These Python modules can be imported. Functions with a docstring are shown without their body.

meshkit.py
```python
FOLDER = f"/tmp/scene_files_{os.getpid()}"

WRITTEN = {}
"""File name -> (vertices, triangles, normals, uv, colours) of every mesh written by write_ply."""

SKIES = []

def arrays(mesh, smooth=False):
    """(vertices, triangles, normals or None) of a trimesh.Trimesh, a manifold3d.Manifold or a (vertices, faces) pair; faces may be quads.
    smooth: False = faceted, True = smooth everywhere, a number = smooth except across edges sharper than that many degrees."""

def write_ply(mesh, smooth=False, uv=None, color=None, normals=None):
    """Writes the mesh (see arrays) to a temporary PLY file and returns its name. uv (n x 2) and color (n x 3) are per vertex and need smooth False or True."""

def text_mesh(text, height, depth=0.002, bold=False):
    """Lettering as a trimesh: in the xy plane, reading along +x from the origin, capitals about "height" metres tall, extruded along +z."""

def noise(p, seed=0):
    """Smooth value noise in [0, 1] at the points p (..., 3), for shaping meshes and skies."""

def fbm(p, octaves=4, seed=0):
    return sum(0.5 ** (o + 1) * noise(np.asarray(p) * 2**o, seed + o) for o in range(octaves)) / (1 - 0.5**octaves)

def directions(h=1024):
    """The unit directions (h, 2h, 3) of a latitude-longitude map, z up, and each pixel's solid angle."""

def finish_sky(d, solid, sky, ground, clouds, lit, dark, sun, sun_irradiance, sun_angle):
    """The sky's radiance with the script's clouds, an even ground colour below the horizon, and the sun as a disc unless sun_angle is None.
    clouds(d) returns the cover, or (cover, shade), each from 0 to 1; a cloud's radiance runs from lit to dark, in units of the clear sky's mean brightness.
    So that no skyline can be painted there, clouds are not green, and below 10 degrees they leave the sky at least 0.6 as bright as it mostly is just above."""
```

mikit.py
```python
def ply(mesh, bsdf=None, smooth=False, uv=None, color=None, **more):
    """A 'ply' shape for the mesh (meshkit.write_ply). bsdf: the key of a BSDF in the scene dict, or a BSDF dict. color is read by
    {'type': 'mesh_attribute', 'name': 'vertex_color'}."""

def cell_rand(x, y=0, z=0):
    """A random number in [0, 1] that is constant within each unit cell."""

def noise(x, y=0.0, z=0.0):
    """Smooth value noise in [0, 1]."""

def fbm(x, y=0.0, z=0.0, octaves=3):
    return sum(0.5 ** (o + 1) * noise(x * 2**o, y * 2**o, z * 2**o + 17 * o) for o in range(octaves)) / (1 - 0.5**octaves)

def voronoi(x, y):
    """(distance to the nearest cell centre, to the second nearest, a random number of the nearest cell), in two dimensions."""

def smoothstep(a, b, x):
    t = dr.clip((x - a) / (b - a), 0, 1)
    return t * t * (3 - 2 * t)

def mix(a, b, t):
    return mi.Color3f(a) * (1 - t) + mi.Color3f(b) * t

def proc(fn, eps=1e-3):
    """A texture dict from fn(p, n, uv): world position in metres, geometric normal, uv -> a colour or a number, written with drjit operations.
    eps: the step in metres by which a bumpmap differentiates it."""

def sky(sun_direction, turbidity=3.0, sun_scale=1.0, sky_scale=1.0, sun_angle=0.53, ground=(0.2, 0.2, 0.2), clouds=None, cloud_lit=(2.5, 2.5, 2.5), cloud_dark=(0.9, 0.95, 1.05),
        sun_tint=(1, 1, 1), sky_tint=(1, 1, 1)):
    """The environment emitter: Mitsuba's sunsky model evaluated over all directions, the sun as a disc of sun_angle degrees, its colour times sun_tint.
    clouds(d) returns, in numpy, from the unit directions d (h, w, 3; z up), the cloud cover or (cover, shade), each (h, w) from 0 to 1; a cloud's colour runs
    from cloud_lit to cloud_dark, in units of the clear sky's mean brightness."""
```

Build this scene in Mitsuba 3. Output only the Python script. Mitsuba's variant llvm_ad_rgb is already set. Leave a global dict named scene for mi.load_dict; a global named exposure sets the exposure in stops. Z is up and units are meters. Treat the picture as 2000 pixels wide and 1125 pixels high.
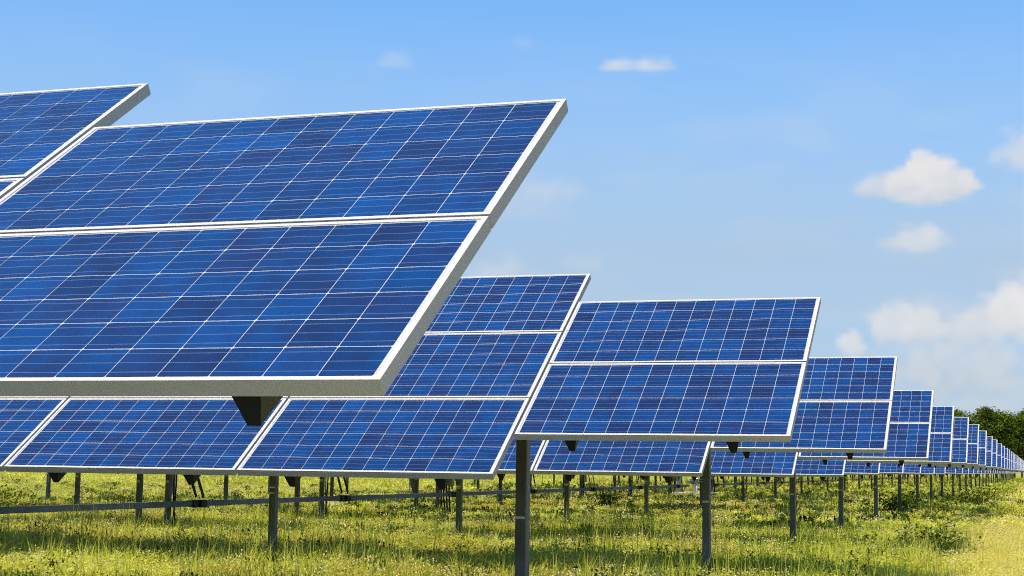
import math, random
import numpy as np, trimesh
import drjit as dr
import mitsuba as mi
import mikit, meshkit
from mikit import proc, noise, fbm, voronoi, cell_rand, smoothstep, mix

T = mi.ScalarTransform4f
scene, labels = {}, {}
PI = math.pi

# ------------------------------------------------------------------ camera
CAM = np.array([0.0, 0.0, 1.35])
FWD = np.array([-0.30985998, 0.94437187, 0.11022051])
RGT = np.array([0.95054036, 0.3103071, 0.01351037])
UPV = np.array([0.0214434, -0.10895537, 0.99381533])
FOC = 3132.184 / 1000.0                      # focal length over half the picture's width
scene['camera'] = {'type': 'perspective', 'fov': math.degrees(2 * math.atan(1 / FOC)), 'fov_axis': 'x', 'near_clip': 0.05, 'far_clip': 6000.0,
                   'to_world': T().look_at(origin=CAM.tolist(), target=(CAM + FWD).tolist(), up=UPV.tolist())}


def in_view(p):                              # is a point in the picture (used only to choose which far-off copies get fine parts)
    d = np.atleast_2d(p) - CAM
    z = d @ FWD
    u, v = FOC * (d @ RGT) / z, FOC * (d @ UPV) / z
    return (z > 0.1) & (abs(u) < 1.03) & (abs(v) < 0.60)


# ------------------------------------------------------------------ light
def az_el(d):
    return np.degrees(np.arctan2(d[..., 0], d[..., 1])), np.degrees(np.arcsin(np.clip(d[..., 2], -1, 1)))


CLOUDS = [  # azimuth, elevation of the flat base's middle, half width, height, strength, shade, softness of the top edge
    (-3.45, 9.55, 1.6, 1.15, 0.92, 0.05, .30), (-4.95, 9.65, 1.2, 0.72, 0.70, 0.25, .45), (-3.65, 10.5, 0.62, 0.85, 0.85, 0.02, .35), (-3.0, 10.2, 0.7, 0.75, 0.80, 0.06, .35), (-4.2, 9.9, 0.7, 0.80, 0.75, 0.08, .4), (-2.6, 9.7, 0.85, 0.9, 0.6, 0.25, .5),
    (-3.75, 7.70, 1.25, 0.85, 0.66, 0.10, .6), (-4.7, 7.75, 0.9, 0.5, 0.45, 0.30, .7),
    (-13.8, 14.1, 1.35, 0.40, 0.40, 0.10, .6), (-12.9, 14.1, 0.8, 0.48, 0.28, 0.15, .5), (-14.6, 14.15, 0.5, 0.3, 0.35, 0.15, .5),
    (-13.25, 14.15, 0.5, 0.55, 0.22, 0.1, .7), (-14.3, 14.12, 0.6, 0.42, 0.18, 0.1, .7), (-22.6, 14.15, 0.85, 0.6, 0.24, 0.15, .7), (-17.9, 14.9, 0.4, 0.35, 0.14, 0.2, .7), (-0.1, 10.5, 1.25, 1.35, 0.6, 0.15, .6),
    (-6.15, 4.15, 0.55, 0.95, 0.75, 0.06, .35), (-4.75, 4.7, 0.95, 1.25, 0.74, 0.10, .5), (-3.75, 4.75, 0.85, 1.15, 0.78, 0.06, .45), (-2.6, 4.5, 0.9, 0.9, 0.6, 0.25, .6),
    (-1.75, 4.8, 0.9, 1.25, 0.75, 0.10, .5), (-0.85, 5.0, 0.85, 1.5, 0.80, 0.04, .42), (0.3, 4.9, 1.4, 2.0, 0.75, 0.05, .45), (-2.3, 3.0, 4.6, 2.4, 0.80, 0.46, .9), (-1.5, 1.5, 5.6, 1.9, 0.72, 0.58, .9), (-3.6, 5.3, 2.9, 1.0, 0.36, 0.3, .9),
    (-18.5, 6.7, 1.3, 1.0, 0.34, 0.2, .8), (-17.4, 6.5, 0.8, 0.7, 0.25, 0.2, .8), (-16.7, 9.6, 1.5, 0.8, 0.24, 0.2, .8), (-15.7, 7.0, 1.2, 0.8, 0.16, 0.3, .9),
    (4.5, 6.5, 3.2, 1.8, 0.7, 0.2, .5), (10.0, 9.5, 3.0, 1.5, 0.6, 0.2, .5), (-47, 8.0, 4.0, 2.0, 0.6, 0.2, .5), (-58, 12.0, 3.0, 1.6, 0.6, 0.2, .5),
    (25, 7.0, 4.5, 2.4, 0.7, 0.2, .5), (40, 11.0, 3.5, 1.8, 0.6, 0.2, .5)]


def clouds(d):
    az, el = az_el(d)
    q = np.stack([az, el * 1.15, az * 0 + 3.1], -1)
    big, fine = meshkit.fbm(q * 0.85, 3, 5) - 0.5, meshkit.fbm(q * 2.3, 3, 9) - 0.5
    thin = meshkit.fbm(np.stack([az * 0.10, el * 0.45, az * 0], -1), 4, 21)
    # pale haze that fills the lower sky all round
    t = np.clip((16.8 - el) / 9.5, 0, 1)
    cover = np.clip(0.86 * t ** 1.15 * (0.90 + 0.22 * (thin - 0.5)), 0, 0.92)
    shade = np.full_like(az, 1.0)
    wisp = meshkit.fbm(np.stack([az * 0.22 + el * 0.1, el * 0.75, az * 0 + 8.0], -1), 5, 33)
    w = 0.20 * np.clip((wisp - 0.47) / 0.3, 0, 1) * np.clip((15.5 - el) / 5, 0, 1) * np.clip((el + 1) / 4, 0, 1)
    shade = (0.32 * w + shade * (1 - w) * cover) / np.maximum(w + (1 - w) * cover, 1e-6)
    cover = w + (1 - w) * cover
    for a, e, w, h, s, g, soft in CLOUDS:
        x, y = (az - a) / w, (el - e)
        y = np.where(y > 0, y / h, y / (0.34 * h))
        r = np.sqrt(x * x + y * y) + big * 0.55 + fine * 0.70
        t = np.clip((1.06 - r) / np.where(el > e, soft, soft + 0.35), 0, 1)
        c = s * t * t * (3 - 2 * t)
        lit = g + 0.40 * np.clip(0.40 - y, 0, 1) + 0.5 * np.clip(fine + 0.1, 0, 0.4)
        out = c + (1 - c) * cover
        shade = (np.clip(lit, 0, 1) * c + shade * (1 - c) * cover) / np.maximum(out, 1e-6)
        cover = out
    return cover, np.clip(shade, 0, 1)


scene['sky_light'] = mikit.sky((-0.20, -0.46, 0.865), turbidity=3, sun_scale=1.18, sky_scale=1.12, sky_tint=(0.86, 1.14, 1.38), ground=(0.14, 0.15, 0.05), clouds=clouds,
                               cloud_lit=(1.78, 1.74, 1.72), cloud_dark=(0.94, 1.16, 1.39))
exposure = 1.98

# ------------------------------------------------------------------ materials


def two(b):
    return {'type': 'twosided', 'nested': b}


def rowno(p):
    return dr.floor((p.y + 2.4) / 3.52)


def cell_colour(p, n, uv):
    k = dr.floor(uv.x)
    u, v = uv.x - k, uv.y
    row = rowno(p)
    a, b, c = cell_rand(k, row, 3), cell_rand(k, row, 8), cell_rand(k, row, 15)
    soft = fbm(u * 1.6 + k * 3.7, v * 1.6 + a * 20, 0.5, octaves=2)
    col = mix((0.0075, 0.0185, 0.083), (0.0020, 0.0410, 0.180), smoothstep(0.05, 1.0, a * 0.50 + (soft - 0.5) * 0.9 + 0.26))
    col = col * (0.76 + 0.25 * b)
    d1, d2, gr = voronoi(u * 13 + k * 31.7, v * 13 + b * 50)
    col = col * (0.95 + 0.10 * gr)
    t = v * 3.0
    d = dr.abs(t - dr.floor(t) - 0.5) / 3.0
    bar = 1 - smoothstep(0.0062, 0.0100, d)
    glint = noise(u * 3 + k * 5.3, dr.floor(t) * 7 + c * 30)
    return mix(col, mi.Color3f(0.075, 0.120, 0.225) * (0.85 + 0.3 * glint), bar)


scene['m_cell'] = two({'type': 'principled', 'base_color': proc(cell_colour), 'roughness': 0.16, 'specular': 0.45})
scene['m_backsheet'] = two({'type': 'principled', 'base_color': {'type': 'rgb', 'value': (0.35, 0.39, 0.45)}, 'roughness': 0.3, 'specular': 0.5})


def alu_colour(p, n, uv):
    g = fbm(p.x * 2.3, p.y * 2.3, p.z * 2.3, octaves=3)
    return mi.Color3f(0.485, 0.492, 0.498) * (0.90 + 0.10 * g)


scene['m_frame'] = two({'type': 'diffuse', 'reflectance': proc(alu_colour)})
scene['m_ribbon'] = two({'type': 'principled', 'base_color': {'type': 'rgb', 'value': (0.42, 0.45, 0.52)}, 'roughness': 0.3, 'specular': 0.4})
scene['m_sticker'] = two({'type': 'diffuse', 'reflectance': {'type': 'rgb', 'value': (0.38, 0.38, 0.40)}})


def steel_colour(p, n, uv):
    g = fbm(p.x * 9, p.y * 9, p.z * 5, octaves=4)
    s = voronoi((p.x + p.y) * 28, p.z * 28)
    return mix((0.080, 0.094, 0.095), (0.150, 0.170, 0.178), g) * (0.95 + 0.1 * s[2]) + mi.Color3f(0.02, 0.016, 0.008) * smoothstep(0.6, 0.75, noise(p.x * 7, p.y * 7, p.z * 2.5))


scene['m_steel'] = two({'type': 'principled', 'base_color': proc(steel_colour), 'roughness': 0.5, 'metallic': 0.35, 'specular': 0.4})
scene['m_dark_steel'] = two({'type': 'principled', 'base_color': {'type': 'rgb', 'value': (0.011, 0.017, 0.023)}, 'roughness': 0.5, 'specular': 0.2})
scene['m_band'] = two({'type': 'principled', 'base_color': {'type': 'rgb', 'value': (0.62, 0.62, 0.56)}, 'roughness': 0.5})
scene['m_cable'] = two({'type': 'principled', 'base_color': {'type': 'rgb', 'value': (0.012, 0.012, 0.012)}, 'roughness': 0.5})
scene['m_box'] = two({'type': 'principled', 'base_color': {'type': 'rgb', 'value': (0.34, 0.33, 0.22)}, 'roughness': 0.5})
scene['m_white_paint'] = two({'type': 'principled', 'base_color': {'type': 'rgb', 'value': (0.78, 0.79, 0.80)}, 'roughness': 0.4})
scene['m_concrete'] = two({'type': 'diffuse', 'reflectance': proc(lambda p, n, uv: mix((0.36, 0.34, 0.29), (0.56, 0.53, 0.47), fbm(p.x * 4, p.y * 4, p.z * 4)))})


def dryness(x, y):                           # where the field is dry and brown
    return smoothstep(0.50, 0.66, fbm(x * 0.42 + 3.3, y * 0.30 + 7.7, 0.0, octaves=3))


def lime(x, y):
    return smoothstep(0.40, 0.66, fbm(x * 0.35 + 31.0, y * 0.28 + 11.0, 2.0, octaves=3))


def lane(x, y):                              # the mown lane along the row ends
    w = x + 0.9 * (fbm(x * 0.8, y * 0.5, 4.0) - 0.5)
    return smoothstep(-1.9, -1.0, w) * smoothstep(3.2, 2.2, w)


def ground_colour(p, n, uv):
    g = fbm(p.x * 5, p.y * 5, 0.0, octaves=4)
    f = fbm(p.x * 0.5, p.y * 0.5, 9.0, octaves=3)
    soil = mix((0.050, 0.056, 0.016), (0.115, 0.120, 0.034), g)
    soil = mix(soil, (0.17, 0.12, 0.05), dryness(p.x, p.y) * 0.6)
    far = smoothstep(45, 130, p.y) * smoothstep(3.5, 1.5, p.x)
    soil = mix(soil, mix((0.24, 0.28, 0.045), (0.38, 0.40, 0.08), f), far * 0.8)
    straw = mix((0.34, 0.29, 0.10), (0.54, 0.46, 0.17), g)
    straw = mix(straw, (0.36, 0.37, 0.075), smoothstep(0.45, 0.7, f) * 0.8)
    return mix(soil, straw, lane(p.x, p.y))


scene['m_ground'] = two({'type': 'diffuse', 'reflectance': proc(ground_colour)})


def plant(fn, trans=0.55, rough=0.6):
    return {'type': 'principledthin', 'base_color': proc(fn), 'diff_trans': trans, 'roughness': rough}


def leaf_colour(p, n, uv):                   # uv.x: the leaf's own tone, uv.y: along the leaf
    t = uv.x
    c = mix((0.340, 0.405, 0.030), (0.620, 0.640, 0.080), t)
    c = mix(c, mix((0.60, 0.63, 0.09), (0.80, 0.80, 0.20), t), 0.30 + 0.70 * lime(p.x, p.y))
    c = mix(c, mix((0.34, 0.26, 0.055), (0.60, 0.48, 0.12), t), dryness(p.x, p.y) * (0.15 + 0.6 * smoothstep(0.3, 0.7, t)))
    c = mix(c, mix((0.56, 0.56, 0.08), (0.82, 0.76, 0.24), t), lane(p.x, p.y) * 0.8)
    return c


def blade_colour(p, n, uv):
    t = uv.x
    c = mix((0.250, 0.340, 0.030), (0.62, 0.66, 0.09), t)
    c = mix(c, (0.68, 0.70, 0.11), lime(p.x, p.y) * 0.6)
    c = mix(c, mix((0.42, 0.33, 0.08), (0.66, 0.55, 0.17), t), smoothstep(0.88, 0.94, t) * 0.9 + dryness(p.x, p.y) * 0.3)
    c = mix(c, mix((0.54, 0.53, 0.09), (0.82, 0.77, 0.26), t), lane(p.x, p.y) * 0.85)
    return c


scene['m_leaf'] = plant(leaf_colour, 0.95)
scene['m_blade'] = plant(blade_colour, 0.95)
scene['m_petal'] = plant(lambda p, n, uv: mix((0.80, 0.80, 0.78), (0.78, 0.74, 0.44), smoothstep(0.35, 0.6, uv.x)), 0.4)
scene['m_seed'] = plant(lambda p, n, uv: mix((0.42, 0.32, 0.12), (0.72, 0.64, 0.32), uv.x), 0.4)
scene['m_weed_leaf'] = plant(lambda p, n, uv: mix((0.040, 0.070, 0.010), (0.115, 0.165, 0.020), uv.x), 0.35)
scene['m_bright_weed'] = plant(lambda p, n, uv: mix((0.17, 0.24, 0.012), (0.38, 0.45, 0.025), uv.x), 0.6)
scene['m_tree_leaf'] = plant(lambda p, n, uv: mix((0.052, 0.095, 0.012), (0.130, 0.180, 0.022), uv.x * 0.75 + 0.25 * noise(p.x * 0.5, p.y * 0.5, p.z * 0.5)), 0.45)
scene['m_bark'] = two({'type': 'diffuse', 'reflectance': proc(lambda p, n, uv: mix((0.06, 0.05, 0.035), (0.16, 0.14, 0.10), fbm(p.x * 6, p.y * 6, p.z * 1.5)))})

# ------------------------------------------------------------------ helpers
counts = {}


def numbered(name):
    k = counts.get(name, 0)
    counts[name] = k + 1
    return name if k == 0 else f'{name}_{k:03d}'


def put(name, parent, ply, to_world=None):
    key = numbered(parent + '__' + name if parent else name)
    scene[key] = ply if to_world is None else {**ply, 'to_world': to_world}
    return key


def tag(key, label=None, category=None, group=None, kind=None):
    labels[key] = {a: b for a, b in (('label', label), ('category', category), ('group', group), ('kind', kind)) if b}


def box(x0, x1, y0, y1, z0, z1):
    return trimesh.creation.box(bounds=[[x0, y0, z0], [x1, y1, z1]])


def chamfer_prism(w, d, c, z0, z1):
    """An upright box w x d with chamfered vertical edges."""
    a, b = w / 2, d / 2
    from shapely.geometry import Polygon
    m = trimesh.creation.extrude_polygon(Polygon([(-a + c, -b), (a - c, -b), (a, -b + c), (a, b - c), (a - c, b), (-a + c, b), (-a, b - c), (-a, -b + c)]), z1 - z0, engine='earcut')
    m.apply_translation([0, 0, z0])
    return m


def tube(points, r, sides=6):
    p = np.asarray(points, float)
    t = np.gradient(p, axis=0)
    t /= np.linalg.norm(t, axis=1, keepdims=True) + 1e-12
    a = np.cross(t, np.where(np.abs(t[:, 2:]) < 0.9, [0, 0, 1.0], [1.0, 0, 0]))
    a /= np.linalg.norm(a, axis=1, keepdims=True) + 1e-12
    b, g = np.cross(t, a), np.arange(sides) * 2 * PI / sides
    v = p[:, None] + np.broadcast_to(r, (len(p),))[:, None, None] * (np.cos(g)[None, :, None] * a[:, None] + np.sin(g)[None, :, None] * b[:, None])
    i, j = np.meshgrid(np.arange(len(p) - 1), np.arange(sides), indexing='ij')
    q = np.stack([i * sides + j, i * sides + (j + 1) % sides, (i + 1) * sides + (j + 1) % sides, (i + 1) * sides + j], -1).reshape(-1, 4)
    return trimesh.Trimesh(v.reshape(-1, 3), np.vstack([q[:, [0, 1, 2]], q[:, [0, 2, 3]]]), process=False)


def join(*m):
    return trimesh.util.concatenate(m)


# ------------------------------------------------------------------ ground
rng = np.random.default_rng(11)


def ground_height(x, y):
    p = np.stack([x * 0.16, y * 0.13, np.zeros_like(x)], -1)
    return 0.14 * (meshkit.fbm(p, 3, 4) - 0.5) - 0.03


def grid(xs, ys):
    X, Y = np.meshgrid(xs, ys, indexing='ij')
    Z = ground_height(X, Y)
    v = np.stack([X, Y, Z], -1).reshape(-1, 3)
    n, m = len(xs), len(ys)
    i, j = np.meshgrid(np.arange(n - 1), np.arange(m - 1), indexing='ij')
    q = np.stack([i * m + j, (i + 1) * m + j, (i + 1) * m + j + 1, i * m + j + 1], -1).reshape(-1, 4)
    return v, q


def spread(a, b, fine0, fine1, step, n):
    return np.concatenate([a - (a - fine0) * 0 + (fine0 - a) * np.linspace(0, 1, n, endpoint=False) ** 0.35, np.arange(fine0, fine1, step), fine1 + (b - fine1) * np.linspace(0, 1, n) ** 2.6])


put('ground', None, mikit.ply(grid(spread(-1800, 1800, -110, 30, 1.0, 14), spread(-400, 3500, 0, 150, 1.0, 14)), 'm_ground', smooth=True))
tag('ground', 'weedy field soil showing between the grass, dry and straw coloured along the row ends', kind='structure')

# ------------------------------------------------------------------ solar tracker rows
L, W, GAP = 1.956, 0.992, 0.015
P, Q = W + GAP, L + 0.02
XR, ZA, OFF = -1.5912, 2.003, 0.150          # right end of the rows, height of their axis, panel face above the axis
XMID = XR - 7 * Q + 0.01
YS = [4.697, 11.825, 19.037, 26.118, 32.758, 40.013, 47.05, 54.059, 61.097, 68.13] + [76.9 + 7.0 * k for k in range(18)] + [205.2 + 7.0 * k for k in range(10)]
TAU = [0.5851, 0.5922, 0.6052, 0.5886, 0.5961, 0.5935, 0.601, 0.598, 0.5921, 0.5955, 0.5922, 0.5939, 0.5944, 0.5956, 0.5942, 0.5942]
DZ = [-0.0113, 0.0064, 0.0279, -0.0185, -0.0231, 0.0001, 0.0203, 0.0103, -0.0076, 0.0023]
TAU += [0.594 + float(x) for x in rng.normal(0, 0.005, len(YS) - len(TAU))]
DZ += [float(x) for x in rng.normal(0, 0.01, len(YS) - len(DZ))]

PX, PS, CW, CH = 0.1583, 0.1583, 0.1553, 0.1536          # pitch and width of the cells


def frame_ring(profile):
    prof = np.array(profile)
    m = len(prof)
    v = []
    for sx, sy in ((-1, -1), (1, -1), (1, 1), (-1, 1)):
        v.append(np.stack([sx * (L / 2 - prof[:, 0]), sy * (W / 2 - prof[:, 0]), OFF + prof[:, 1]], -1))
    v = np.vstack(v)
    f = [[c * m + i, ((c + 1) % 4) * m + i, ((c + 1) % 4) * m + (i + 1) % m, c * m + (i + 1) % m] for c in range(4) for i in range(m)]
    return trimesh.Trimesh(v, np.vstack([np.array(f)[:, [0, 1, 2]], np.array(f)[:, [0, 2, 3]]]), process=False)


plain_profile = [(0.0, -0.050), (0.0, -0.0004), (0.0004, 0.0), (0.0178, 0.0), (0.0178, -0.0042), (0.0025, -0.0475), (0.028, -0.050)]
frame_plain = frame_ring(plain_profile)
ridges = []
for g in (-0.041, -0.031, -0.021, -0.011):
    ridges.append(trimesh.creation.extrude_polygon(__import__('shapely').Polygon([(-0.0008, -0.0011), (-0.0008, 0.0011), (0.0005, 0.0002), (0.0005, -0.0006)]), L - 0.002, engine='earcut'))
    ridges[-1].vertices = np.column_stack([ridges[-1].vertices[:, 2] - L / 2 + 0.001, -W / 2 - ridges[-1].vertices[:, 0], OFF + g + ridges[-1].vertices[:, 1]])
frame_fine = join(frame_plain, *ridges)
laminate = box(-L / 2 + 0.006, L / 2 - 0.006, -W / 2 + 0.006, W / 2 - 0.006, OFF - 0.009, OFF - 0.0034)
CT = OFF - 0.0026                            # top of the cells


def cell_mesh(i, j, solid=True):
    x, s = (i - 5.5) * PX, (j - 2.5) * PS
    h, e, c = CW / 2, CH / 2, 0.004
    o = np.array([(-h + c, -e), (h - c, -e), (h, -e + c), (h, e - c), (h - c, e), (-h + c, e), (-h, e - c), (-h, -e + c)])
    top = np.column_stack([o + [x, s], np.full(8, CT)])
    uv = np.column_stack([(o[:, 0] + h) / CW * 0.998 + 0.001, (o[:, 1] + e) / CH])
    f = [[0, k, k + 1] for k in range(1, 7)]
    if solid:
        low = np.column_stack([o + [x, s], np.full(8, CT - 0.0012)])
        f += [[k, (k + 1) % 8 + 8, (k + 1) % 8] for k in range(8)] + [[k, k + 8, (k + 1) % 8 + 8] for k in range(8)]
        top, uv = np.vstack([top, low]), np.vstack([uv, uv])
    return top, np.array(f), uv


def quad_cells(k0):
    vs, fs, us = [], [], []
    for i in range(12):
        for j in range(6):
            x, s, h, e = (i - 5.5) * PX, (j - 2.5) * PS, CW / 2, CH / 2
            fs.append(np.array([[0, 1, 2], [0, 2, 3]]) + 4 * len(vs))
            vs.append(np.array([(x - h, s - e, CT), (x + h, s - e, CT), (x + h, s + e, CT), (x - h, s + e, CT)]))
            k = k0 + i * 6 + j
            us.append(np.array([(k + .001, 0), (k + .999, 0), (k + .999, 1), (k + .001, 1.0)]))
    return np.vstack(vs), np.vstack(fs), np.vstack(us)


panels = []                                  # (column, cx, cs, cells' first random number)
for c in range(14):
    cx = XR - c * Q - L / 2
    for cs in ([0.5, -0.5] if c in (0, 13) else [1, 0, -1]):
        panels.append((c, cx - XR, cs * P, 100 * len(panels) + 7))
shared = {}


def once(name, make):
    if name not in shared:
        shared[name] = make()
    return shared[name]


def moved(m, dx, ds):
    m = m.copy()
    m.apply_translation([dx, ds, 0])
    return m


def cell_ply(n, i, j):
    def make():
        v, f, uv = cell_mesh(i, j)
        uv = uv + [panels[n][3] + i * 6 + j, 0]
        return mikit.ply((v + [panels[n][1], panels[n][2], 0], f), 'm_cell', uv=uv)
    return once(('cell', n, i, j), make)


def cells_ply(n, skip=()):
    def make():
        v, f, uv = quad_cells(panels[n][3])
        keep = np.array([k for k in range(72) if k not in skip])
        f = f.reshape(72, 2, 3)[keep].reshape(-1, 3)
        return mikit.ply((v + [panels[n][1], panels[n][2], 0], f), 'm_cell', uv=uv)
    return once(('cells', n, tuple(skip)), make)


def ribbons():                               # the tinned strips that link the cell strings at both short ends
    m = []
    for e in (-1, 1):
        x = e * (6 * PX + 0.0045)
        for j in range(0, 6, 2):
            for b in (0,):
                y0, y1 = (j - 2.5) * PS - 0.05 + (0.0 if e < 0 else 0.02), (j - 1.5) * PS + 0.05 - 0.02
                m.append(box(x - 0.0022, x + 0.0022, y0, y1, CT - 0.0012, CT - 0.0002))
    return join(*m)


post_mesh = {}
POSTS = [XR + dx for dx in (-2.18, -7.87)]   # and their mirror images, and the pair in the middle
POST_X = [-3.77, -9.47, -15.12, -15.72, -21.37, -27.07]


def rail_mesh(x, s0, s1):
    t = OFF - 0.0505
    prof = [(-0.051, t), (-0.051, t - 0.005), (-0.044, t - 0.005), (-0.020, t - 0.100), (0.020, t - 0.100), (0.044, t - 0.005), (0.051, t - 0.005), (0.051, t)]
    n = len(prof)
    v = [(x + a, s, b) for s in (s0, s1) for a, b in prof]
    f = [[i, (i + 1) % n, (i + 1) % n + n] for i in range(n)] + [[i, (i + 1) % n + n, i + n] for i in range(n)]
    for o in (0, n):
        for tri in ((0, 1, 2), (0, 2, 5), (0, 5, 7), (5, 6, 7), (2, 3, 4), (2, 4, 5)):
            f.append([o + k for k in (tri if o else tri[::-1])])
    return trimesh.Trimesh(v, f, process=True)


def rails(c):
    half = P if c in (0, 13) else 1.5 * P
    return [rail_mesh(-c * Q - L + L * a, -half + 0.022, half - 0.03) for a in (0.205, 0.795)]


TUBE_N = OFF - 0.0505 - 0.1 - 0.0605
tube_mesh = box(-14 * Q + 0.05, -0.30, -0.06, 0.06, TUBE_N - 0.06, TUBE_N + 0.06)


def row_matrix(k):
    return T().translate([XR, YS[k], ZA + DZ[k]]).rotate([1, 0, 0], math.degrees(TAU[k]))


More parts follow.
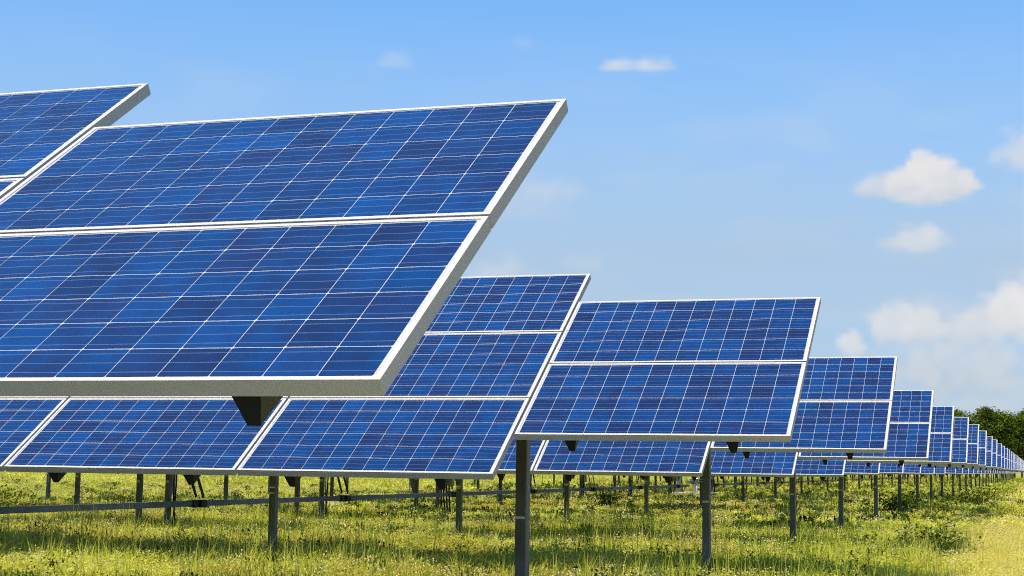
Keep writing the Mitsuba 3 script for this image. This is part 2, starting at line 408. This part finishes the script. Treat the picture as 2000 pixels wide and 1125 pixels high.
ORD = ['nearest', 'second', 'third', 'fourth', 'fifth', 'sixth', 'seventh', 'eighth', 'ninth', 'tenth', 'eleventh', 'twelfth', 'thirteenth', 'fourteenth', 'fifteenth', 'sixteenth']
ROW_LABELS = {0: 'nearest and largest row of blue solar panels, cut by the left picture edge',
              1: 'second row of solar panels from the camera, stepped lower edge above the grass'}
ROD_X = -14.93
for k, y in enumerate(YS):
    key = numbered('solar_panel_row')
    m = row_matrix(k)
    M = np.array(m.matrix)
    near = k < 10
    if k in ROW_LABELS:
        tag(key, ROW_LABELS[k], 'solar panels', 'rows of tilted solar panels')
    elif k < 16:
        tag(key, f'{ORD[k]} row of blue solar panels counted from the camera', 'solar panels', 'rows of tilted solar panels')
    else:
        tag(key, 'far row of solar panels, one thin white edged step before the dark trees', 'solar panels', 'farthest rows of solar panels')
    if near:
        fine = {}
        if k < 4:                            # the 300 cells that stand nearest in the picture become parts of their own
            todo = []
            for n, (c, dx, ds, k0) in enumerate(panels):
                ctr = np.array([[dx + (i - 5.5) * PX, ds + (j - 2.5) * PS, CT, 1] for i in range(12) for j in range(6)]) @ M.T
                ok = in_view(ctr[:, :3])
                dist = np.linalg.norm(ctr[:, :3] - CAM, axis=1)
                todo += [(dist[q], n, q) for q in range(72) if ok[q]]
            for d_, n, q in sorted(todo)[:300]:
                fine.setdefault(n, []).append(q)
        for n, (c, dx, ds, k0) in enumerate(panels):
            pk = numbered(key + '__panel')
            fm = 'fine' if k < 2 and c < 5 else 'plain'
            put('frame', pk, once(('frame', fm, n), lambda: mikit.ply(moved(frame_fine if fm == 'fine' else frame_plain, dx, ds), 'm_frame', smooth=20)), m)
            put('backsheet', pk, once(('lam', n), lambda: mikit.ply(moved(laminate, dx, ds), 'm_backsheet')), m)
            if n in fine:
                for q in sorted(fine[n]):
                    put('cell', pk, cell_ply(n, q // 6, q % 6), m)
            if len(fine.get(n, ())) < 72:
                ck = put('cell_field', pk, cells_ply(n, sorted(fine.get(n, ()))), m)
                labels[ck] = {'kind': 'stuff'}
            if k < 3 and c < 6:
                put('ribbon', pk, once(('rib', n), lambda: mikit.ply(moved(ribbons(), dx, ds), 'm_ribbon')), m)
                labels[pk + '__ribbon'] = {'kind': 'stuff'}
                put('sticker', pk, once(('stk', n), lambda: mikit.ply(moved(join(box(L / 2 - 0.0285, L / 2 - 0.0195, -0.46, -0.425, OFF - 0.0034, OFF - 0.0026), box(-L / 2 + 0.0195, -L / 2 + 0.0285, 0.425, 0.46, OFF - 0.0034, OFF - 0.0026)), dx, ds), 'm_sticker')), m)
    else:
        def all_frames():
            return mikit.ply(join(*[moved(frame_plain, dx, ds) for c, dx, ds, k0 in panels]), 'm_frame', smooth=20)

        def all_lam():
            return mikit.ply(join(*[moved(laminate, dx, ds) for c, dx, ds, k0 in panels]), 'm_backsheet')

        def all_cells():
            a = [quad_cells(k0) for c, dx, ds, k0 in panels]
            v = np.vstack([q[0] + [p[1], p[2], 0] for q, p in zip(a, panels)])
            f = np.vstack([q[1] + 288 * i for i, q in enumerate(a)])
            return mikit.ply((v, f), 'm_cell', uv=np.vstack([q[2] for q in a]))
        for nm, mk in (('frame', all_frames), ('backsheet', all_lam), ('cell_field', all_cells)):
            kk = put(nm, key, once(('all', nm), mk), m)
            labels[kk] = {'kind': 'stuff'}
    if near:
        for c in range(14):
            for r, mesh_ in enumerate(rails(c) if ('rail', c, 0) not in shared else (None, None)):
                put('rail', key, once(('rail', c, r), lambda: mikit.ply(mesh_, 'm_dark_steel')), m)
    else:
        kk = put('rail', key, once('all_rails', lambda: mikit.ply(join(*[r for c in range(14) for r in rails(c)]), 'm_dark_steel')), m)
        labels[kk] = {'kind': 'stuff'}
    put('torque_tube', key, once('tt', lambda: mikit.ply(tube_mesh, 'm_steel')), m)
    for q, px in enumerate(POST_X):
        top = ZA + DZ[k] + TUBE_N - 0.02
        pm = T().translate([px, y, 0])
        pk = put('post', key, once('post', lambda: mikit.ply(chamfer_prism(0.090, 0.100, 0.007, -0.3, 2.003 + TUBE_N - 0.035), 'm_steel')), pm)
        put('bearing', pk, once('bearing', lambda: mikit.ply(join(box(-0.05, 0.05, -0.11, 0.11, 2.003 + TUBE_N - 0.11, 2.003 + TUBE_N - 0.062), box(-0.012, 0.012, -0.10, 0.10, 2.003 + TUBE_N - 0.11, 2.003 + TUBE_N + 0.06)), 'm_dark_steel')), pm)
        if k < 16:
            put('band', pk, once('band', lambda: mikit.ply(box(-0.040, 0.034, -0.0525, -0.0495, 0.948, 0.968), 'm_band')), pm)
    # the lever that the drive rod swings: it stands at right angles to the panels
    if k < 28:
        def lever():
            from shapely.geometry import Polygon
            pl = trimesh.creation.extrude_polygon(Polygon([(-0.16, TUBE_N - 0.06), (0.16, TUBE_N - 0.06), (0.15, -0.35), (0.045, -0.95), (0.035, -1.56), (-0.035, -1.56), (-0.045, -0.95), (-0.15, -0.35)]), 0.012, engine='earcut')
            pl.vertices = pl.vertices[:, [2, 0, 1]]
            a, b = pl.copy(), pl.copy()
            a.apply_translation([-15.03 - XR, 0, 0])
            b.apply_translation([-14.88 - XR, 0, 0])
            return mikit.ply(join(a, b), 'm_dark_steel')
        put('lever', key, once('lever', lever), m)
        if k < 16:
            def cable():
                s = np.linspace(0, 1, 14)
                a = np.column_stack([-15.06 + 0.02 * np.sin(s * 5), 0.07 + 0.10 * s ** 2 + 0.05 * np.sin(s * 4), 1.75 - 1.80 * s])
                b = np.column_stack([-15.09 + 0.02 * np.sin(s * 4 + 1), 0.09 + 0.30 * s ** 3, 1.70 - 1.75 * s])
                return mikit.ply(join(tube(a, 0.016), tube(b, 0.013)), 'm_cable', smooth=True)
            put('cable', key, once('cable', cable), T().translate([0, y, 0]))

# ------------------------------------------------------------------ drive rods and drive units
ROD_Z = 0.575
for i, (y0, y1, where) in enumerate(((3.0, 71.3, 'long grey steel rod running low above the grass under the near rows'), (74.4, 198.6, 'grey steel rod running on behind the concrete pad under the far rows'))):
    rk = numbered('drive_rod')
    tag(rk, where, 'steel rod', 'drive rods that tilt the rows')
    put('bar', rk, mikit.ply(box(ROD_X - 0.035, ROD_X + 0.035, y0, y1, ROD_Z - 0.052, ROD_Z + 0.052), 'm_steel'))
    for k, y in enumerate(YS):
        if y0 < y + 0.8 < y1 and k < 28:
            yc = y + 1.50 * math.sin(TAU[k])
            put('clamp', rk, once('clamp', lambda: mikit.ply(join(box(ROD_X - 0.10, ROD_X + 0.10, -0.11, 0.11, ROD_Z - 0.075, ROD_Z + 0.065), box(ROD_X - 0.06, ROD_X + 0.06, -0.32, -0.11, ROD_Z - 0.064, ROD_Z + 0.06)), 'm_dark_steel')), T().translate([0, yc, 0]))
for i, yd in enumerate((72.85, 200.4)):
    pk = numbered('concrete_pad')
    where = ('beside the middle posts of the tenth row', 'far off between the distant rows')[i]
    scene[pk] = {**mikit.ply(box(ROD_X - 1.0, ROD_X + 1.0, yd - 1.5, yd + 1.5, -0.3, 0.27), 'm_concrete')}
    tag(pk, f'pale flat concrete pad in the grass {where}', 'concrete pad')
    dk = numbered('drive_unit')
    tag(dk, f'white and dark steel actuator stand on pad {where}', 'tracker drive')
    to = T().translate([ROD_X, yd, 0.27])

    def stand(x0):
        ms = []
        for sx in (-1, 1):
            for sy in (-1, 1):
                ms.append(tube(np.array([[x0 + sx * 0.06, sy * 0.05, 0.75], [x0 + sx * 0.06, sy * 0.33, 0.02]]), 0.035, 4))
            ms.append(box(x0 + sx * 0.06 - 0.05, x0 + sx * 0.06 + 0.05, -0.45, 0.45, 0.0, 0.03))
        ms.append(box(x0 - 0.12, x0 + 0.12, -0.12, 0.12, 0.70, 0.84))
        return join(*ms)
    put('stand', dk, once('stand_a', lambda: mikit.ply(stand(-0.75), 'm_steel')), to)
    put('stand', dk, once('stand_b', lambda: mikit.ply(stand(0.75), 'm_dark_steel')), to)
    put('bracket', dk, once('bracket', lambda: mikit.ply(join(tube(np.array([[0.1, -0.1, 0.90], [0.1, -0.2, 0.60], [0.1, -0.62, 0.0]]), 0.075, 6), tube(np.array([[0.1, -0.25, 0.50], [0.1, 0.62, 0.48]]), 0.065, 6), box(0.0, 0.2, -0.3, 0.1, 0.72, 0.98)), 'm_white_paint', smooth=30)), to)
    put('actuator', dk, once('actuator', lambda: mikit.ply(join(box(-0.07, 0.07, -1.5, 1.5, 0.40, 0.52), box(-0.16, 0.16, -0.55, 0.2, 0.36, 0.60)), 'm_steel')), to)

for k, dx, where in ((5, 0.10, 'on the sixth row, behind a post'), (9, 0.05, 'hanging by the drive unit on the tenth row'), (13, 0.1, 'on the fourteenth row, far off')):
    bk = numbered('junction_box')
    o = T().translate([-15.12 + dx, YS[k] + 0.16, 0])
    tag(bk, f'olive cable box {where}', 'cable box')
    put('case', bk, once('jb', lambda: mikit.ply(box(-0.20, 0.24, 0.0, 0.20, 0.80, 1.42), 'm_box')), o)
    put('door', bk, once('jbd', lambda: mikit.ply(box(-0.18, 0.22, -0.014, 0.001, 0.82, 1.40), 'm_box')), o)
    put('cable', bk, once('jbc', lambda: mikit.ply(join(*[tube(np.array([[x, 0.1, 0.82], [x + 0.01, 0.11, 0.45], [x + 0.03, 0.16, -0.05]]), 0.022) for x in (-0.1, -0.03, 0.05, 0.12)]), 'm_cable')), o)

# ------------------------------------------------------------------ plants


def blades(base, h, lean, az, w, tone, seg=3):
    """Curved tapering grass blades as one (v, f, uv)."""
    n = len(h)
    t = np.linspace(0, 1, seg + 1)
    d = np.stack([np.cos(az), np.sin(az)], -1)
    side = np.stack([-np.sin(az), np.cos(az)], -1)
    out = (lean[:, None] * t ** 2 * h[:, None])
    z = h[:, None] * (t - 0.35 * lean[:, None].clip(0, 1.2) * t ** 2)
    ctr = np.concatenate([base[:, None, :2] + d[:, None] * out[..., None], base[:, None, 2:3] + z[..., None]], -1)
    wid = w[:, None] * np.array([0.7, 1.0, 0.75, 0.0])[None] / 2 if seg == 3 else w[:, None] * np.array([0.9, 0.8, 0.0])[None] / 2
    a = ctr.copy()
    b = ctr.copy()
    a[..., :2] -= side[:, None] * wid[..., None]
    b[..., :2] += side[:, None] * wid[..., None]
    m = 2 * seg + 1
    v = np.empty((n, m, 3))
    v[:, 0:2 * seg:2] = a[:, :seg]
    v[:, 1:2 * seg:2] = b[:, :seg]
    v[:, -1] = ctr[:, -1]
    f = []
    for s in range(seg - 1):
        f += [[2 * s, 2 * s + 1, 2 * s + 3], [2 * s, 2 * s + 3, 2 * s + 2]]
    f += [[2 * seg - 2, 2 * seg - 1, 2 * seg]]
    F = np.array(f)[None] + (np.arange(n) * m)[:, None, None]
    tt = np.concatenate([np.repeat(t[:seg], 2), [1.0]])
    uv = np.stack(np.broadcast_arrays(tone[:, None], tt[None]), -1)
    return v.reshape(-1, 3), F.reshape(-1, 3), uv.reshape(-1, 2)


def leaves(ctr, size, tone, rnd, flat=0.5, aspect=0.5, droop=0.0):
    """Pointed leaves (two triangles folded on the midrib) about random directions."""
    n = len(ctr)
    az = rnd.uniform(0, 2 * PI, n)
    el = rnd.normal(0.2, flat, n) - droop
    d = np.stack([np.cos(az) * np.cos(el), np.sin(az) * np.cos(el), np.sin(el)], -1)
    s = np.cross(d, rnd.normal(0, 0.5, (n, 3)) + [0, 0, 1])
    s /= np.linalg.norm(s, axis=1, keepdims=True)
    up = np.cross(s, d)
    size = size[:, None]
    a, b = ctr - d * size / 2, ctr + d * size / 2
    mid = ctr - d * size * 0.08
    l, r = mid + s * size * aspect / 2 + up * size * 0.12, mid - s * size * aspect / 2 + up * size * 0.12
    v = np.stack([a, r, b, l], 1).reshape(-1, 3)
    f = (np.array([[0, 1, 2], [0, 2, 3]])[None] + (np.arange(n) * 4)[:, None, None]).reshape(-1, 3)
    uv = np.stack([np.repeat(tone, 4), np.tile([0, .5, 1, .5], n)], -1)
    return v, f, uv


def mesh_join(parts):
    off, V, F, U = 0, [], [], []
    for v, f, u in parts:
        V.append(v)
        F.append(f + off)
        U.append(u)
        off += len(v)
    return (np.vstack(V), np.vstack(F)), np.vstack(U)


def patch(name, rnd, size, n_tufts, n_herbs, leaf_per, leaf_size, n_flower, n_seed, blade_w, height, n_blades=9, seg=3, n_dark=0):
    """One square of field as a shapegroup: grass blades, low herbs, flowers and seed heads."""
    g = {'type': 'shapegroup'}
    if n_tufts:
        c = rnd.uniform(-size / 2, size / 2, (n_tufts, 2))
        tall = rnd.uniform(0.45, 1.30, n_tufts) ** 1.5 * np.where(rnd.uniform(0, 1, n_tufts) < 0.33, 1.75, 1.0)
        i = np.repeat(np.arange(n_tufts), n_blades)
        n = len(i)
        base = np.column_stack([c[i] + rnd.normal(0, 0.03, (n, 2)), np.full(n, -0.02)])
        v, f, u = blades(base, height * 1.25 * tall[i] * rnd.uniform(0.5, 1.2, n), rnd.gamma(2.0, 0.28, n), rnd.uniform(0, 2 * PI, n), blade_w * rnd.uniform(0.7, 1.4, n), np.clip(rnd.uniform(0, 1, n_tufts)[i] * 0.6 + rnd.uniform(0, 0.42, n), 0, 1), seg)
        g['blade'] = mikit.ply((v, f), 'm_blade', smooth=True, uv=u)
    if n_herbs:
        c = rnd.uniform(-size / 2, size / 2, (n_herbs, 2))
        k = max(3, int(size * size * 3.6))
        mc, mr = rnd.uniform(-size / 2, size / 2, (k, 2)), rnd.uniform(0.13, 0.36, k)
        m = int(n_herbs * 0.62)
        i = rnd.choice(k, m, p=mr ** 2 / (mr ** 2).sum())
        a = rnd.uniform(0, 2 * PI, m)
        c[:m] = mc[i] + np.stack([np.cos(a), np.sin(a)], -1) * (mr[i] * np.sqrt(rnd.uniform(0, 1, m)))[:, None]
        dome = np.clip(1 - (np.linalg.norm(c[:, None] - mc[None], axis=2) / mr[None]) ** 2, 0, 1).max(1)
        hh = height * (0.26 + 1.25 * np.sqrt(dome)) * rnd.uniform(0.75, 1.1, n_herbs)
        i = np.repeat(np.arange(n_herbs), leaf_per)
        n = len(i)
        t = rnd.uniform(0.05, 1, n) ** 0.7
        rad = 0.22 * hh[i] * np.sqrt(rnd.uniform(0, 1, n)) * (1.1 - 0.5 * t) + 0.02
        a = rnd.uniform(0, 2 * PI, n)
        ctr = np.column_stack([c[i] + np.stack([np.cos(a), np.sin(a)], -1) * rad[:, None], t * hh[i]])
        tone = np.clip(rnd.uniform(0, 0.75, n_herbs)[i] + rnd.uniform(0, 0.4, n), 0, 1)
        v, f, u = leaves(ctr, leaf_size * rnd.uniform(0.6, 1.3, n), tone, rnd, flat=0.38)
        g['leaf'] = mikit.ply((v, f), 'm_leaf', uv=u)
    if n_dark:
        c = rnd.uniform(-size / 2, size / 2, (n_dark, 2)) * 0.8
        i = np.repeat(np.arange(n_dark), 46)
        n = len(i)
        hh = height * rnd.uniform(1.1, 2.0, n_dark)
        ctr = np.column_stack([c[i] + rnd.normal(0, 0.085, (n, 2)), rnd.uniform(0.1, 1, n) * hh[i]])
        v, f, u = leaves(ctr, leaf_size * rnd.uniform(0.8, 1.8, n), rnd.uniform(0, 1, n), rnd, flat=0.6, aspect=0.42)
        g['weed'] = mikit.ply((v, f), 'm_weed_leaf', uv=u)
        m = n_dark * 9
        i = np.repeat(np.arange(n_dark), 9)
        v, f, u = blades(np.column_stack([c[i] + rnd.normal(0, 0.06, (m, 2)), np.full(m, -0.02)]), height * rnd.uniform(1.2, 2.8, m), rnd.gamma(2.0, 0.4, m), rnd.uniform(0, 2 * PI, m), blade_w * rnd.uniform(0.8, 1.5, m), rnd.uniform(0, 0.8, m), seg)
        g['weed_blade'] = mikit.ply((v, f), 'm_weed_leaf', smooth=True, uv=u)
    for nm, cnt, mat, sz in (('flower', n_flower, 'm_petal', 0.0095), ('seed_head', n_seed, 'm_seed', 0.012)):
        if cnt:
            k = max(1, cnt // 7)
            cc = rnd.uniform(-size / 2, size / 2, (k, 2))
            i = rnd.integers(0, k, cnt)
            q = cc[i] + rnd.normal(0, 0.07, (cnt, 2))
            z = height * rnd.uniform(0.9, 1.75, cnt)
            o = np.column_stack([q, z])
            s = sz * rnd.uniform(0.7, 1.3, cnt) * max(1.0, blade_w / 0.007) ** 0.6
            # each head: a little upright three-sided star
            vs = np.array([(1, 0, 0.2), (-.5, .87, 0.2), (-.5, -.87, 0.2), (0, 0, 0.9), (0, 0, -0.7)])
            v = (o[:, None] + vs[None] * s[:, None, None]).reshape(-1, 3)
            f = (np.array([[0, 1, 3], [1, 2, 3], [2, 0, 3], [1, 0, 4], [2, 1, 4], [0, 2, 4]])[None] + (np.arange(cnt) * 5)[:, None, None]).reshape(-1, 3)
            g[nm] = mikit.ply((v, f), mat, uv=np.column_stack([np.repeat(rnd.uniform(0, 1, cnt), 5), np.zeros(cnt * 5)]))
    scene[name] = g


rnd = np.random.default_rng(5)
for v in range(4):
    patch(f'near_patch_{v}', rnd, 1.25, 88, 125, 15, 0.039, 30 if v < 2 else 8, 12 if v != 2 else 70, 0.0070, 0.145, n_dark=(0, 0, 1, 3)[v])
    patch(f'mid_patch_{v}', rnd, 2.3, 56, 175, 12, 0.078, 40 if v < 2 else 10, 30, 0.013, 0.15, n_dark=(0, 1, 2, 8)[v])
for v in range(3):
    patch(f'far_patch_{v}', rnd, 5.0, 110, 330, 5, 0.17, 0, 0, 0.035, 0.20, n_blades=6, seg=2)
    patch(f'lane_patch_{v}', rnd, 1.25, 150, 90, 6, 0.026, 14, 40, 0.007, 0.085, n_blades=9, seg=2)
    patch(f'lane_far_{v}', rnd, 3.2, 260, 130, 5, 0.055, 8, 30, 0.018, 0.09, n_blades=6, seg=2)

n_grass = [0]


def field(kind, variants, y0, y1, step, x_lo, x_hi, keep, zs=1.0):
    y = y0
    while y < y1:
        x = x_lo(y)
        while x < x_hi(y):
            px, py = x + rnd.uniform(-.35, .35) * step, y + rnd.uniform(-.35, .35) * step
            x += step
            if not keep(px, py):
                continue
            n_grass[0] += 1
            hn = float(meshkit.fbm(np.array([[px * 0.55, py * 0.45, 3.0]]), 3, 77)[0])
            zz = zs * (0.50 + 1.25 * hn ** 1.2) * rnd.uniform(0.85, 1.15)
            ph = min((py - Y for Y in YS if py >= Y), default=3.0)
            zz *= 1.0 + 0.35 * max(0.0, 1 - abs(ph - 3.4) / 1.6)
            s = rnd.uniform(0.92, 1.1)
            v = int(rnd.integers(variants))
            to = T().translate([px, py, float(ground_height(np.array([px]), np.array([py]))[0])]).rotate([0, 0, 1], float(rnd.uniform(0, 360))).scale([s, s, s * zz])
            scene[f'{kind[1]}__{n_grass[0]:04d}'] = {'type': 'instance', 'group': {'type': 'ref', 'id': f'{kind[0]}_{v}'}, 'to_world': to}
        y += step


def edge(y):
    return -1.55 + 0.45 * math.sin(y * 0.31) + 0.25 * math.sin(y * 0.83 + 1)


def left(y):
    return -0.76 * y - 2.5


field(('near_patch', 'grass'), 4, 14.0, 34, 0.86, left, lambda y: 0.2, lambda x, y: x < edge(y))
field(('mid_patch', 'grass'), 4, 34, 74, 1.75, left, lambda y: 0.2, lambda x, y: x < edge(y) and not (70.2 < y and abs(x - ROD_X) < 2.2))
field(('far_patch', 'grass'), 3, 75, 310, 3.9, lambda y: max(left(y), -130), lambda y: 6, lambda x, y: (x < edge(y) or y > 290) and not (y < 78 and abs(x - ROD_X) < 2.5))
field(('lane_patch', 'mown_grass'), 3, 15, 46, 0.95, lambda y: -3.0, lambda y: 2.5, lambda x, y: x > edge(y) - 0.5)
field(('lane_far', 'mown_grass'), 3, 46, 290, 2.6, lambda y: -3.2, lambda y: 7, lambda x, y: x > edge(y) - 0.6)
tag('grass', 'green and yellowish meadow grass with small white flowers under the panel rows', 'grass', kind='stuff')
tag('mown_grass', 'short dry straw coloured grass on the lane along the right ends of the rows', 'grass', kind='stuff')


def shrub(name, at, r, h, n, size, mat, label, group=None, seed=0, stretch=(1, 1)):
    q = np.random.default_rng(seed)
    key = numbered(name)
    stems, ctr = [], []
    for s in range(9):
        a, lean = q.uniform(0, 2 * PI), q.uniform(0.1, 1.0) * r
        t = np.linspace(0, 1, 6)
        hh = h * q.uniform(0.6, 1.0)
        pts = np.column_stack([np.cos(a) * lean * t ** 1.4 * stretch[0], np.sin(a) * lean * t ** 1.4 * stretch[1], hh * t - 0.05])
        stems.append(tube(pts, np.linspace(0.012, 0.004, 6), 4))
        m = n // 9
        tt = q.uniform(0.15, 1, m) ** 0.8
        c = np.column_stack([np.interp(tt, t, pts[:, k]) for k in range(3)]) + q.normal(0, 0.22 * r, (m, 3)) * [stretch[0], stretch[1], 0.55]
        ctr.append(c)
    c = np.vstack(ctr)
    c[:, 2] = np.maximum(c[:, 2], 0.02)
    v, f, u = leaves(c, size * q.uniform(0.6, 1.3, len(c)), q.uniform(0, 1, len(c)), q, flat=0.6, aspect=0.5, droop=0.15)
    to = T().translate([at[0], at[1], float(ground_height(np.array([at[0]]), np.array([at[1]]))[0])])
    put('foliage', key, mikit.ply((v, f), mat, uv=u), to)
    put('stem', key, mikit.ply(join(*stems), 'm_bark'), to)
    tag(key, label, 'bush', group)


shrub('weed_bush', (-4.0, 47.3), 0.75, 0.75, 1300, 0.085, 'm_weed_leaf', 'dark green bush right of the fifth row end post', 'bushes at the row ends', 1)
shrub('weed_bush', (-3.7, 51.6), 0.65, 0.65, 1100, 0.085, 'm_weed_leaf', 'dark green bush between the sixth and seventh row end posts', 'bushes at the row ends', 2)
shrub('weed_bush', (-3.05, 50.5), 0.75, 0.55, 1100, 0.08, 'm_weed_leaf', 'low round dark bush in front of the eighth row end post', 'bushes at the row ends', 3)
shrub('weed_bush', (-2.35, 61.0), 1.15, 0.85, 1700, 0.09, 'm_weed_leaf', 'long dark bush leaning towards the dry lane', 'bushes at the row ends', 4, (1.2, 1.5))
shrub('weed_bush', (-1.65, 25.9), 0.85, 0.55, 1000, 0.07, 'm_weed_leaf', 'leafy dark weed at the edge of the dry lane in the right foreground', 'bushes at the row ends', 5)
shrub('weed_bush', (-2.5, 26.2), 0.55, 0.36, 1000, 0.075, 'm_bright_weed', 'low bright green weed beside the dark weed in the right foreground', None, 6)
shrub('weed_bush', (-0.7, 54.0), 1.0, 0.42, 900, 0.08, 'm_bright_weed', 'low olive bush on the dry lane at the right picture edge', None, 7)
shrub('weed_bush', (-12.4, 47.5), 0.75, 0.70, 1000, 0.08, 'm_weed_leaf', 'olive green weed in front of the drive rod right of the middle', None, 8)
shrub('weed_bush', (-26.6, 37.2), 1.2, 0.60, 1400, 0.085, 'm_weed_leaf', 'dark bush at the left picture edge behind the drive rod', None, 9)


def spears(at, n, h, label, seed, w=0.010, lean=0.9, mat='m_weed_leaf', spread_=0.3):
    q = np.random.default_rng(seed)
    key = numbered('grass_clump')
    base = np.column_stack([q.normal(0, spread_, (n, 2)), np.full(n, -0.03)])
    v, f, u = blades(base, h * q.uniform(0.5, 1.1, n), q.gamma(2, lean / 2, n), q.uniform(0, 2 * PI, n), w * q.uniform(0.7, 1.4, n), q.uniform(0, 1, n))
    scene[key] = mikit.ply((v, f), mat, smooth=True, uv=u, to_world=T().translate([at[0], at[1], float(ground_height(np.array([at[0]]), np.array([at[1]]))[0])]))
    tag(key, label, 'grass clump', kind='stuff')


spears((-11.7, 19.0), 130, 0.50, 'dark tuft of long grass blades in the left foreground', 1, spread_=0.45)
spears((-10.9, 19.4), 90, 0.60, 'dark spiky grass tuft in front of the left posts', 2, spread_=0.35)
spears((-7.1, 20.6), 26, 0.62, 'few long dark arching blades left of the nearest post', 3, lean=1.6)
spears((-5.9, 21.2), 40, 0.50, 'dark grass tuft between the two nearest posts', 4)
spears((-2.9, 21.9), 70, 0.55, 'tall grass blades in the right foreground right of the second post', 5, mat='m_blade')
spears((-4.0, 30.5), 90, 0.55, 'dark grass tuft between two row end posts', 6, spread_=0.6)

# ------------------------------------------------------------------ trees behind the last rows


def tree_variant(seed):
    q = np.random.default_rng(seed)
    trunk = [tube(np.column_stack([0.15 * np.sin(np.linspace(0, 2, 8)), 0.1 * np.cos(np.linspace(0, 3, 8)), np.linspace(-0.3, 9.5, 8)]), np.linspace(0.17, 0.05, 8), 7)]
    C, S, N = [], [], []
    for b in range(36):
        z = q.uniform(2.6, 11.6)
        wide = 2.1 * math.sin(min(1, (z - 1.2) / 4.5) * PI / 2) * (1 - max(0, (z - 7.0) / 5.6) ** 1.7)
        a, r = q.uniform(0, 2 * PI), wide * q.uniform(0.25, 1.0)
        tip = np.array([math.cos(a) * r, math.sin(a) * r, z])
        root = np.array([0, 0, max(2.0, z - 1.6 - r * 0.5)])
        if z < 10:
            trunk.append(tube(np.array([root, (root + tip) / 2 + [0, 0, 0.2], tip]), np.array([0.05, 0.035, 0.012]), 5))
        m = int(q.integers(75, 130))
        C.append(tip + q.normal(0, 1, (m, 3)) * [0.55, 0.55, 0.36])
        N.append(np.clip(q.uniform(0.1, 0.75) + q.uniform(-0.2, 0.25, m), 0, 1))
    c, n = np.vstack(C), np.concatenate(N)
    v, f, u = leaves(c, q.uniform(0.26, 0.48, len(c)), n, q, flat=0.5, aspect=0.62, droop=0.35)
    return mikit.ply(join(*trunk), 'm_bark', smooth=True), mikit.ply((v, f), 'm_tree_leaf', uv=u)


variants = [tree_variant(40 + s) for s in range(4)]
q = np.random.default_rng(8)
spots = [(x + q.uniform(-.5, .5), 297 + q.uniform(-1.5, 1.5)) for x in np.arange(-22, 9, 2.7)] + [(x + q.uniform(-.6, .6), 303 + q.uniform(-1.5, 1.5)) for x in np.arange(-23, 10, 2.9)] + [(x, 309 + q.uniform(-2, 2)) for x in np.arange(-24, 11, 3.3)]
for i, (x, y) in enumerate(spots):
    key = numbered('tree')
    s = float(q.uniform(0.90, 1.08))
    to = T().translate([float(x), float(y), 0]).rotate([0, 0, 1], float(q.uniform(0, 360))).scale([s * 1.1, s * 1.1, s])
    tr, cr = variants[i % 4]
    put('trunk', key, tr, to)
    put('crown', key, cr, to)
    tag(key, 'dense green tree in the dark wood that closes the field at the right picture edge', 'tree', 'trees of the wood behind the last rows')
